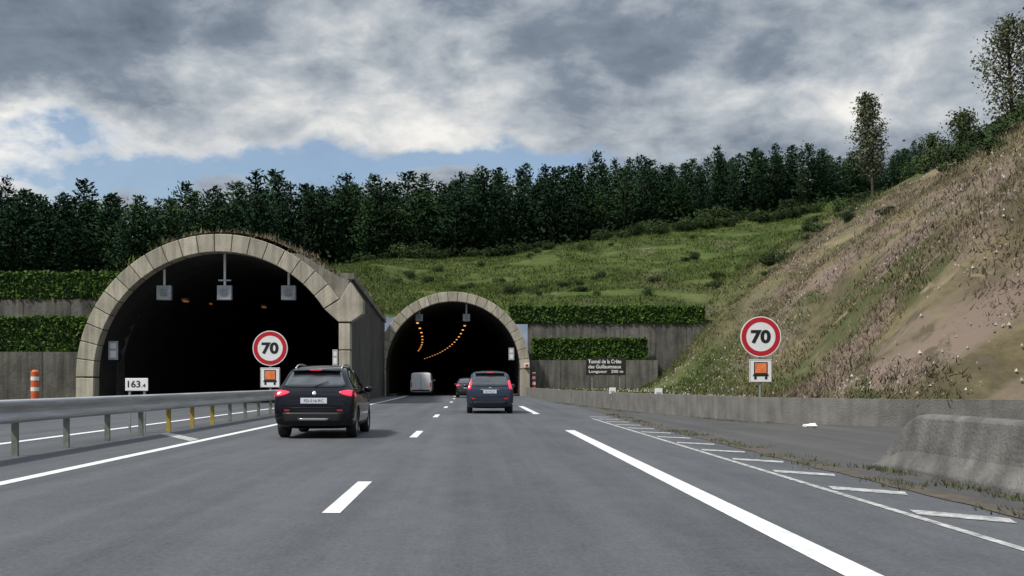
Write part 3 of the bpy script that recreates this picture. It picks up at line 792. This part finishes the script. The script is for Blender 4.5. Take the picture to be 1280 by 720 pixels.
sp08=dict(hw=.87,mirror=(2.45,1.04),plate=(.81,.56,"FD-516-RC",0),rails=(.50,1.64,.75,2.4),spoiler=(.54,.36,.62,1.455,1.53),wiper=(1.12,.17),
 patches=[("rear_window",[((-.66,1.12),(-.53,1.40)),((-.56,1.10),(-.46,1.43)),((0,1.095),(0,1.44)),((.56,1.10),(.46,1.43)),((.66,1.12),(.53,1.40))],'y',.008,M['skyglass']),
  ("tail_lamp",[((.53,.975),(.53,.995)),((.60,.94),(.60,1.015)),((.70,.91),(.70,1.03)),((.80,.90),(.80,1.02))],'y',.014,M['lamp'],True),
  ("lower_bumper",[((-.62,.36),(-.66,.56)),((0,.36),(0,.56)),((.62,.36),(.66,.56))],'y',.012,M['plastic']),
  ("skid_strip",[((-.3,.40),(-.33,.44)),((0,.40),(0,.44)),((.3,.40),(.33,.44))],'y',.03,M['chrome']),
  ("reflector",[((.50,.59),(.50,.62)),((.62,.59),(.62,.62))],'y',.016,M['lampdim'],True),
  ("chrome_badge",[((-.045,.94),(-.03,1.0)),((0,.92),(0,1.015)),((.045,.94),(.03,1.0))],'y',.012,M['chrome']),
  ("tailgate_seam",[((-.56,.655),(-.56,.667)),((.56,.655),(.56,.667))],'y',.006,M['plastic']),
  ("side_window",[((.62,1.08),(.74,1.36)),((.9,1.06),(.95,1.45)),((1.45,1.05),(1.45,1.48))],'x',.006,M['glass']),
  ("side_window",[((1.52,1.05),(1.52,1.48)),((2.1,1.03),(2.1,1.46)),((2.75,1.01),(2.45,1.36))],'x',.006,M['glass']),
  ("tail_lamp",[((.2,.89),(.2,.97)),((.38,.91),(.36,.97))],'x',.012,M['lamp']),
  ("wheel_arch_trim",[((1.2,.24),(1.2,.32)),((2.85,.24),(2.85,.32))],'x',.012,M['plastic']),
  ("door_handle",[((1.2,.86),(1.2,.885)),((1.36,.86),(1.36,.885))],'x',.02,M['chrome']),
 ])
car("car","black compact crossover with silver roof rails and glowing tail lamps","car",(-3.38,21.9,0),st08,M['blackpaint'],(.74,3.28),sp08)
stp=[(0.0,.68,.38,.62,.68,.52),(0.03,.82,.29,.78,.84,.66),(0.09,.89,.25,.96,1.02,.76),(0.16,.905,.23,1.02,1.10,.78),
 (0.28,.91,.2,1.04,1.36,.76),(0.42,.91,.2,1.04,1.56,.72),(0.65,.91,.2,1.03,1.63,.70),(1.8,.91,.2,1.0,1.67,.70),(2.5,.91,.2,.98,1.62,.68),
 (2.95,.91,.2,.97,1.42,.68),(3.6,.90,.2,.95,1.04,.70),(4.0,.87,.22,.86,.93,.66),(4.35,.78,.25,.70,.76,.58),(4.47,.62,.33,.56,.6,.45)]
spp=dict(hw=.91,mirror=(2.8,1.06),plate=(.84,.5,"BK-724-LD",0),spoiler=(.60,.28,.55,1.56,1.62),wiper=(1.08,.16),wr=.325,
 patches=[("rear_window",[((-.72,1.06),(-.60,1.50)),((-.62,1.04),(-.54,1.545)),((0,1.04),(0,1.56)),((.62,1.04),(.54,1.545)),((.72,1.06),(.60,1.50))],'y',.008,M['skyglass']),
  ("tail_lamp",[((.74,.94),(.68,1.24)),((.79,.93),(.71,1.28)),((.85,.93),(.75,1.28))],'y',.014,M['lamp'],True),
  ("lower_bumper",[((-.64,.34),(-.68,.46)),((0,.34),(0,.46)),((.64,.34),(.68,.46))],'y',.012,M['plastic']),
  ("reflector",[((.55,.55),(.55,.60)),((.70,.55),(.70,.60))],'y',.016,M['lampdim'],True),
  ("chrome_badge",[((-.09,.965),(0-.05,.98)),((0,.98),(0,1.02)),((.09,.965),(.05,.98))],'y',.012,M['chrome']),
  ("tailgate_seam",[((-.62,.655),(-.62,.667)),((.62,.655),(.62,.667))],'y',.006,M['plastic']),
  ("chrome_strip",[((-.4,.92),(-.4,.935)),((.4,.92),(.4,.935))],'y',.012,M['chrome']),
  ("side_window",[((.5,1.10),(.6,1.45)),((1.0,1.08),(1.0,1.53)),((1.5,1.07),(1.5,1.55))],'x',.006,M['glass']),
  ("side_window",[((1.57,1.07),(1.57,1.55)),((2.3,1.05),(2.3,1.52)),((3.1,1.02),(2.7,1.40))],'x',.006,M['glass']),
 ])
car("car","dark blue-grey family minivan driving towards the tunnel","car",(.66,39.5,0),stp,M['bluepaint'],(.8,3.6),spp)
car("car","dark hatchback entering the far tunnel","car",(-.45,80,0),st08,M['darkpaint'],(.74,3.28),dict(hw=.87,mirror=(2.45,1.04),plate=(.80,.5,"CA-381-VB",0),
 patches=[sp08['patches'][0],sp08['patches'][1],sp08['patches'][2],sp08['patches'][7],sp08['patches'][8]]))
stv=[(0.0,.84,.42,1.3,1.85,.78),(0.02,.94,.34,1.38,2.02,.86),(0.10,.98,.3,1.4,2.09,.88),(0.5,.98,.3,1.4,2.12,.88),(3.2,.98,.3,1.4,2.13,.88),(3.7,.98,.3,1.35,2.02,.82),
 (4.3,.97,.3,1.15,1.45,.78),(4.8,.93,.3,1.0,1.1,.7),(5.15,.8,.35,.75,.8,.55)]
spv=dict(hw=.98,mirror=(3.95,1.4),plate=(.62,.5,"AE-902-TX",0),wr=.34,
 patches=[("tail_lamp",[((.80,.8),(.80,1.2)),((.89,.8),(.89,1.2))],'y',.014,M['lampdim'],True),
 ("door_seam",[((-.012,.5),(-.012,1.9)),((.012,.5),(.012,1.9))],'y',.006,M['plastic']),
 ("lower_bumper",[((-.8,.42),(-.8,.54)),((.8,.42),(.8,.54))],'y',.02,M['plastic']),
 ("side_window",[((3.2,1.4),(3.3,1.82)),((4.15,1.35),(3.75,1.8))],'x',.006,M['glass'])])
car("van","white boxy panel van entering the far tunnel","van",(-4.65,92.5,0),stv,M['vanpaint'],(.95,4.1),spv)

# ------------------------------------------------------------------ trees
def conifer_mesh(nm,Ht,R,mat,seed,broad=0):
    r=random.Random(seed); C=[];S=[];U=[]
    lv=30
    for i in range(lv):
        t=(i+.5)/lv; z=.2+(Ht-.3)*t
        if broad: L=R*(math.sin(math.pi*min(1,(.30+.69*t)))**.6)*r.uniform(.7,1.05)
        else: L=R*(1-t)**.62*r.uniform(.75,1.05)+.25
        nb=r.randint(7,9) if t<.85 else 6
        a0=r.random()*6.28
        for k in range(nb):
            a=a0+6.28*k/nb+r.uniform(-.3,.3); l=L*r.uniform(.5,1.1)
            m=max(3,int(l*3.8))
            rise=r.uniform(.05,.5) if broad else r.uniform(-.05,.4)
            for q in range(m):
                s=((q+r.random())/m)**.6*l
                C.append((math.cos(a)*s+r.gauss(0,.18),math.sin(a)*s+r.gauss(0,.18),z+rise*s-.08*s*s/max(.5,L)+r.gauss(0,.18)))
                S.append(r.uniform(.12,.28))
                U.append((math.cos(a),math.sin(a),r.uniform(-.1,1.0)))
            for q in range(3 if broad else 2):
                C.append((math.cos(a)*l+r.gauss(0,.25),math.sin(a)*l+r.gauss(0,.25),z+rise*l+r.gauss(0,.2))); S.append(r.uniform(.1,.2)); U.append((math.cos(a)*.5,math.sin(a)*.5,1))
    for q in range(6): C.append((r.gauss(0,.08),r.gauss(0,.08),Ht-.2+q*.08)); S.append(.14); U.append((0,0,1))
    U=np.array(U); U+=rng.normal(size=U.shape)*.4; U/=np.linalg.norm(U,axis=1,keepdims=True)
    V,F=quads(np.array(C),np.array(S),aspect=1.4,up=U)
    me=bpy.data.meshes.new(nm); me.from_pydata(V.tolist(),[],F.tolist()); me.materials.append(mat); return me
def trunk_mesh(Ht,r0,limbs=10,seed=0,R=2):
    r=random.Random(seed); P=[tubedata([(0,0,-.6),(0,0,.3),(.05,0,Ht*.4),(0,.05,Ht*.75),(0,0,Ht*.97)],[r0*1.2,r0,r0*.75,r0*.4,.03],7)]
    for i in range(limbs):
        z=Ht*(.12+.75*i/limbs); a=r.random()*6.28; l=R*(1-z/Ht)**.7*.8
        P.append(tubedata([(0,0,z),(math.cos(a)*l*.5,math.sin(a)*l*.5,z+l*.12),(math.cos(a)*l,math.sin(a)*l,z+l*.25)],[r0*.35,r0*.22,.02],5))
    V,F=join(P); me=bpy.data.meshes.new("trunk"); me.from_pydata(V,[],F); me.materials.append(M['bark']); return me
var=[]
for i,(Ht,R,mt,br) in enumerate([(14,3.0,'needles',0),(13,3.0,'needles2',1),(14,3.5,'needles',1),(12.8,3.3,'needles2',1),(13.5,3.4,'needles',0),(13.5,2.8,'needles2',0),(13.2,3.1,'needles',1),(14.2,2.4,'needles',0)]):
    var.append((trunk_mesh(Ht,.14,10,i,R),conifer_mesh("crown",Ht,R,M[mt],i+10,br)))
def ztreetop(px):
    return lerpt([(-200,230),(0,230),(100,236),(200,240),(320,226),(400,220),(500,224),(600,213),(700,203),(800,196),(900,188),(1000,181),(1100,186),(1180,176),(1300,165)],px)
cnt=0
rows=[(166.5,2.6),(170,2.8),(174.5,3.1),(181,3.6)]
for ri,(Yr,sp) in enumerate(rows):
    x=-88+ri*1.3
    while x<95:
        Y=Yr+random.uniform(-1.8,1.8); xx=x+random.uniform(-1.6,1.6)
        z=H(xx,Y)
        px=591+1290*xx/Y
        top=1.2+(478-ztreetop(px))/1290*Y
        cl=1+.07*noise.noise(Vector((xx*.11,ri,2)))
        hh=max(7.5,(top-z))*cl*(random.uniform(.86,1.02) if random.random()<.83 else random.uniform(1.02,1.16))
        if ri==0: hh*=random.uniform(.72,.97)
        tm,cm=random.choice(var)
        base=13.5
        T=bpy.data.objects.new("pine_tree",None); T.empty_display_size=.3; COL.objects.link(T)
        T.location=(xx,Y,z-.8); s=hh/base; w=s*random.uniform(1.05,1.6); T.scale=(w,w,s); T.rotation_euler=(random.gauss(0,.03),random.gauss(0,.03),random.random()*6.28)
        tag(T,"dark green pine in the dense wood on the hill","tree",group="pines of the hilltop wood")
        for nm,m_ in (("trunk",tm),("crown",cm)):
            o=bpy.data.objects.new(nm,m_); COL.objects.link(o); o.parent=T
        cnt+=1; x+=sp
print("pines",cnt)
C=[]
for i in range(16000):
    x=rng.uniform(-100,105); Y=rng.uniform(162.0,182); C.append((x,Y,H(x,Y)+abs(rng.normal())*(1.3 if Y<166 else 2.4)))
V,F=quads(np.array(C),.2+.25*rng.random(len(C)))
o=mobj("undergrowth",V,F,M['under']); tag(o,"dark undergrowth at the foot of the wood",kind="stuff")

def broadleaf(name,label,loc,Ht,R0,shape,nl,leafs,mat,seed,lean=0,clear=.12,group=None,nlimb=26):
    r=random.Random(seed)
    T=empty(name,loc); tag(T,label,"tree",group=group)
    P=[tubedata([(0,0,-.5),(0,0,.3),(lean*.3,0,Ht*.4),(lean*.7,.1,Ht*.75),(lean,0,Ht*.98)],[.22,.17,.12,.07,.015],8)]
    C=[];S=[]
    for i in range(nlimb):
        t=clear+(1-clear)*(i+r.random()*.6)/nlimb; z=Ht*t; a=i*2.4+r.uniform(-.4,.4)
        l=R0*shape(t)*r.uniform(.7,1.15); rise=l*r.uniform(.8,1.5)
        p0=(lean*t,0,z*.93); p1=(lean*t+math.cos(a)*l*.6,math.sin(a)*l*.6,z*.93+rise*.45); p2=(lean*t+math.cos(a)*l,math.sin(a)*l,z*.93+rise)
        p2=(p2[0],p2[1],min(p2[2],Ht))
        P.append(tubedata([p0,p1,p2],[.05,.03,.01],5))
        for q in range(nl//nlimb):
            s=r.random()**.6; 
            pt=[p0[k]*(1-s)+p2[k]*s for k in range(3)]
            g=.16+.28*l*.5
            C.append((pt[0]+r.gauss(0,g),pt[1]+r.gauss(0,g),pt[2]+r.gauss(0,g*1.2))); S.append(r.uniform(.6,1.3)*leafs)
    V,F=join(P); mobj("trunk",V,F,M['bark'],T,smooth=True)
    V,F=quads(np.array(C),np.array(S)); mobj("crown",V,F,mat,T)
    return T
px_=lambda px,Y:(px-591)/1290*Y
x=px_(1092,98); zz=H(x,98); broadleaf("poplar_tree","slender pale-leaved poplar standing alone on the slope crest",(x,98,zz-.3),1.2+371/1290*98-zz,1.5,lambda t:(math.sin(math.pi*min(1,(t*.9+.1)))**.7)*.9+.12,5600,.13,M['leafpale'],3,lean=-.7,clear=.30)
x=px_(1266,68); zz=H(x,68); broadleaf("birch_tree","tall loose-crowned tree at the top of the cut slope",(x,68,zz-.3),1.2+464/1290*68-zz,1.7,lambda t:(math.sin(math.pi*min(1,t*.85+.15))**.6),4600,.11,M['leafpale'],5,lean=-.3,clear=.12,nlimb=30)
for px,Y,top in ((1205,108,138),(1165,122,165)):
    x=px_(px,Y); zz=H(x,Y); broadleaf("young_tree","small bushy tree near the slope crest",(x,Y,zz-.3),max(3,1.2+(478-top)/1290*Y-zz),1.6,lambda t:(math.sin(math.pi*min(1,t*.85+.15))**.6),2200,.16,M['leaf'],px,clear=.15,group="small trees near the slope crest")
def shrubmesh(seed):
    r=np.random.default_rng(seed); C=[]
    for k in range(6):
        c=np.array([r.normal()*.5,r.normal()*.5,.45+r.random()*.5]); d=r.normal(size=(260,3)); d/=np.linalg.norm(d,axis=1,keepdims=True)
        C.append(c+d*(.35+.3*r.random())*(.7+.35*r.random((260,1))))
    C=np.concatenate(C); C[:,2]=np.maximum(C[:,2],.02)
    V,F=quads(C,.04+.055*r.random(len(C)))
    me=bpy.data.meshes.new("shrub"); me.from_pydata(V.tolist(),[],F.tolist()); me.materials.append(M['bush']); return me
sm=[shrubmesh(i) for i in range(4)]
def shrub(x,Y,s,grp,lab):
    o=bpy.data.objects.new("shrub",random.choice(sm)); link(o); o.location=(x,Y,H(x,Y)-.15*s); o.scale=(s*random.uniform(.9,1.4),s,s*random.uniform(.6,1.0)); o.rotation_euler=(0,0,random.random()*6.28)
    tag(o,lab,"bush",group=grp)
for i in range(46):
    px=random.uniform(440,1120); Y=random.uniform(158,164); shrub(px_(px,Y),Y,random.uniform(1.0,2.0),"bushes along the edge of the wood","green bush at the edge of the wood")
for i in range(36):
    px=random.uniform(470,900); Y=random.uniform(108,155); shrub(px_(px,Y),Y,random.uniform(.35,.9),"low bushes on the grassy hill","low green bush on the grassy hill")
for i in range(24):
    x=random.uniform(41,50); Y=random.uniform(70,90); shrub(x,Y,random.uniform(.9,1.8),"bushes along the crest of the cut slope","dark green bush on the slope crest")
for i in range(44):
    px=random.uniform(930,1150); Y=random.uniform(92,128); shrub(px_(px,Y),Y,random.uniform(.4,1.3),"bushes along the crest of the cut slope","dark green bush on the slope crest")
for px,Y,s in ((1225,60,1.1),(1190,66,.9),(1150,78,1.0),(1265,56,1.2),(1240,50,.7),(1060,80,.7),(1110,70,.7),(1255,66,1.6),(1215,72,1.4),(1275,62,1.5)):
    shrub(px_(px,Y),Y,s,"scattered bushes on the cut slope","dark bush growing on the dry slope")
def tufts(name,pts,hmin,hmax,label,mat,blades=6,spread=.25,wf=.16):
    pts=np.asarray(pts); n=len(pts)
    P=np.repeat(pts,blades,0); m=len(P)
    base=P+np.concatenate([rng.normal(size=(m,2))*spread,np.zeros((m,1))],1); base[:,2]-=.05
    h=rng.uniform(hmin,hmax,(m,1)); d=np.concatenate([rng.normal(size=(m,2))*.5,np.ones((m,1))],1)
    tip=base+d*h; a=rng.random(m)*6.28; w=h[:,0]*wf
    side=np.stack([np.cos(a)*w,np.sin(a)*w,np.zeros(m)],1)
    V=np.stack([base-side,base+side,tip],1).reshape(-1,3); F=np.arange(3*m).reshape(-1,3)
    o=mobj(name,V,F,mat); tag(o,label,kind="stuff"); return o
pts=[]
while len(pts)<32000:
    u=random.random(); Y=27+68*u**1.3; x=xw(Y)+1.1+random.random()**1.2*38
    if noise.noise(Vector((x*.25,Y*.25,11)))<-.18: continue
    pts.append((x,Y,H(x,Y)))
tufts("dry_grass",pts,.06,.24,"low dry grass and weeds on the cut slope",M['tuft'],8,.28,.14)
pts=[]
for i in range(26000):
    Y=random.uniform(97,168); px=random.uniform(400,1180); x=px_(px,Y)
    if noise.noise(Vector((x*.15,Y*.15,13)))<-.3: continue
    pts.append((x,Y,H(x,Y)))
for i in range(3500):
    Y=random.uniform(58.2,95); x=random.uniform(-22,-7.5); x=min(x,xwing(Y)-.7); pts.append((x,Y,H(x,Y,Y<62)))
tufts("meadow_grass",pts,.12,.36,"rough green grass on the hill above the tunnels",M['tuft'],7,.45,.2)
pts=[]
for i in range(480):
    Y=random.uniform(8,40); 
    if noise.noise(Vector((Y*.7,7,0)))<.0: continue
    pts.append((4.98+.05+random.gauss(0,.15)+.024*max(0,Y-30),Y,.01))
for i in range(260): 
    Y=random.uniform(28.5,60)
    if noise.noise(Vector((Y*.4,3,0)))<0: continue
    pts.append((xw(Y)-.40-abs(random.gauss(0,.1)),Y,.01))
for i in range(260):
    Y=random.uniform(6,15.2)
    if noise.noise(Vector((Y*.9,2,0)))>-.05: pts.append((5.62-abs(random.gauss(0,.06)),Y,.01))
tufts("roadside_weeds",pts,.03,.12,"weeds along the shoulder and walls",M['weed'],10,.08,.16)
V=[];F=[]
for i in range(8500):
    Y=27+62*random.random()**1.3; x=xw(Y)+1+random.random()*34; z=H(x,Y)
    if noise.noise(Vector((x*.12,Y*.12,20)))<-.08: continue
    s=random.uniform(.02,.065)
    a=random.random()*6.28
    z0=random.uniform(.02,.16); n_=len(V)
    V+=[(x+s*math.cos(a+k*2.1),Y+s*math.sin(a+k*2.1),z-.02+z0) for k in range(3)]+[(x,Y,z+s*1.2+z0)]
    F+=[(n_,n_+1,n_+3),(n_+1,n_+2,n_+3),(n_+2,n_,n_+3),(n_,n_+2,n_+1)]
o=mobj("scattered_stones",V,F,M['stone']); tag(o,"pale stones and seed heads scattered on the slope",kind="stuff")

# ------------------------------------------------------------------ light
sun=bpy.data.lights.new("sun","SUN"); sun.energy=4.0; sun.angle=math.radians(6); sun.color=(1,.94,.86)
so=bpy.data.objects.new("sun",sun); COL.objects.link(so)
sd=Vector((-.62,-.42,.95)).normalized()
so.rotation_euler=(-sd).to_track_quat('-Z','Y').to_euler()
W=bpy.data.worlds.new("World"); scene.world=W; W.use_nodes=True
nt=W.node_tree; N=nt.nodes; L=nt.links; N.clear()
out=N.new("ShaderNodeOutputWorld"); bg=N.new("ShaderNodeBackground"); L.new(bg.outputs[0],out.inputs[0])
sky=N.new("ShaderNodeTexSky"); sky.sky_type='NISHITA'; sky.sun_disc=False
sky.sun_elevation=math.asin(sd.z); sky.sun_rotation=math.atan2(sd.x,sd.y)
tc=N.new("ShaderNodeTexCoord"); sp=N.new("ShaderNodeSeparateXYZ"); L.new(tc.outputs["Generated"],sp.inputs[0])
def mth(op,a,b=None,c=None,cl=False):
    x=N.new("ShaderNodeMath"); x.operation=op; x.use_clamp=cl
    for i,v in enumerate((a,b,c)):
        if v is None: continue
        if isinstance(v,(int,float)): x.inputs[i].default_value=v
        else: L.new(v,x.inputs[i])
    return x.outputs[0]
az=mth('ARCTAN2',sp.outputs[0],sp.outputs[1]); el=mth('ARCSINE',sp.outputs[2])
cb=N.new("ShaderNodeCombineXYZ"); L.new(az,cb.inputs[0]); L.new(el,cb.inputs[1])
def wn(scale,det,st,dist=0,rough=.55,offs=(0,0,0)):
    mp=N.new("ShaderNodeMapping"); mp.inputs["Scale"].default_value=st; mp.inputs["Location"].default_value=offs; L.new(cb.outputs[0],mp.inputs[0])
    n=N.new("ShaderNodeTexNoise"); n.inputs["Scale"].default_value=scale; n.inputs["Detail"].default_value=det; n.inputs["Roughness"].default_value=rough; n.inputs["Distortion"].default_value=dist
    L.new(mp.outputs[0],n.inputs[0]); return n
warp=wn(8,7,(1,1.6,1),rough=.55)
wv=N.new("ShaderNodeVectorMath"); wv.operation='SUBTRACT'; L.new(warp.outputs["Color"],wv.inputs[0]); wv.inputs[1].default_value=(.5,.5,.5)
ws=N.new("ShaderNodeVectorMath"); ws.operation='MULTIPLY'; L.new(wv.outputs[0],ws.inputs[0]); ws.inputs[1].default_value=(.28,.14,0)
uv=N.new("ShaderNodeVectorMath"); uv.operation='ADD'; L.new(cb.outputs[0],uv.inputs[0]); L.new(ws.outputs[0],uv.inputs[1])
def blob(a,e,ra,re):
    s=N.new("ShaderNodeVectorMath"); s.operation='SUBTRACT'; L.new(uv.outputs[0],s.inputs[0]); s.inputs[1].default_value=(a,e,0)
    m=N.new("ShaderNodeVectorMath"); m.operation='MULTIPLY'; L.new(s.outputs[0],m.inputs[0]); m.inputs[1].default_value=(1/ra,1/re,0)
    l=N.new("ShaderNodeVectorMath"); l.operation='DOT_PRODUCT'; L.new(m.outputs[0],l.inputs[0]); L.new(m.outputs[0],l.inputs[1])
    return mth('EXPONENT',mth('MULTIPLY',l.outputs["Value"],-1.0))
n1=wn(5.5,9,(1,2.1,1),.3,.56,(.3,.1,0)); n2=wn(16,8,(1,1.8,1),.3,.60)
val=mth('ADD',mth('MULTIPLY',mth('SUBTRACT',n1.outputs[0],.5),1.45),mth('MULTIPLY',mth('SUBTRACT',n2.outputs[0],.5),.75))
val=mth('ADD',val,.45)
for a,e,ra,re,am in [(-.40,.31,.17,.06,-.36),(-.17,.275,.14,.06,.38),(-.42,.205,.10,.03,.65),(-.1,.35,.1,.03,.10),(.05,.31,.14,.035,-.12),(.30,.265,.24,.035,.32),(.30,.345,.3,.035,-.14),(.06,.25,.14,.025,.15),(-.25,.225,.12,.02,.2),(.5,.25,.06,.05,.15)]:
    val=mth('ADD',val,mth('MULTIPLY',blob(a,e,ra,re),am))
ramp=N.new("ShaderNodeValToRGB"); cr=ramp.color_ramp
cr.elements[0].position=0; cr.elements[0].color=(.12,.155,.20,1)
cr.elements[1].position=1; cr.elements[1].color=(.92,.90,.86,1)
e=cr.elements.new(.35); e.color=(.225,.27,.335,1); e=cr.elements.new(.65); e.color=(.48,.52,.56,1)
L.new(val,ramp.inputs[0])
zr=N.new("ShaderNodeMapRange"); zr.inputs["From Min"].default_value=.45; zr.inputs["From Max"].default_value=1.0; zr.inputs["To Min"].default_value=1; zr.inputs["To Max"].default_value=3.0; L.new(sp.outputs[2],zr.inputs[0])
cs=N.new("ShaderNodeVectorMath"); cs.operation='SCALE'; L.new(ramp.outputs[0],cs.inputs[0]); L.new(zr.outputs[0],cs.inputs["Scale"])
sk=N.new("ShaderNodeVectorMath"); sk.operation='SCALE'; L.new(sky.outputs[0],sk.inputs[0]); sk.inputs["Scale"].default_value=.125
gap=mth('ADD',mth('ADD',blob(-.14,.208,.20,.024),blob(-.34,.198,.12,.02)),mth('MULTIPLY',blob(.05,.220,.12,.02),.95))
gap=mth('MULTIPLY',mth('SUBTRACT',mth('ADD',gap,mth('MULTIPLY',mth('SUBTRACT',n2.outputs[0],.5),1.7)),.30),1.6,cl=True)
gap=mth('MULTIPLY',gap,.92)
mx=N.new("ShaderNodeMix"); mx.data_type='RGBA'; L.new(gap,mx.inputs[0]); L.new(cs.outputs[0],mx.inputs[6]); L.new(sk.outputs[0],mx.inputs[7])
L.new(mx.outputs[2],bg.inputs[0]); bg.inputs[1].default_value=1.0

# ------------------------------------------------------------------ camera
cam=bpy.data.cameras.new("camera"); co=bpy.data.objects.new("camera",cam); COL.objects.link(co)
co.location=(0,0,1.2); co.rotation_euler=(math.radians(90),0,0)
cam.lens=36.28; cam.sensor_width=36; cam.shift_x=49/1280; cam.shift_y=118/1280; cam.clip_end=6000; cam.clip_start=.1
scene.camera=co
scene.view_settings.view_transform='Standard'; scene.view_settings.look='None'; scene.view_settings.exposure=0
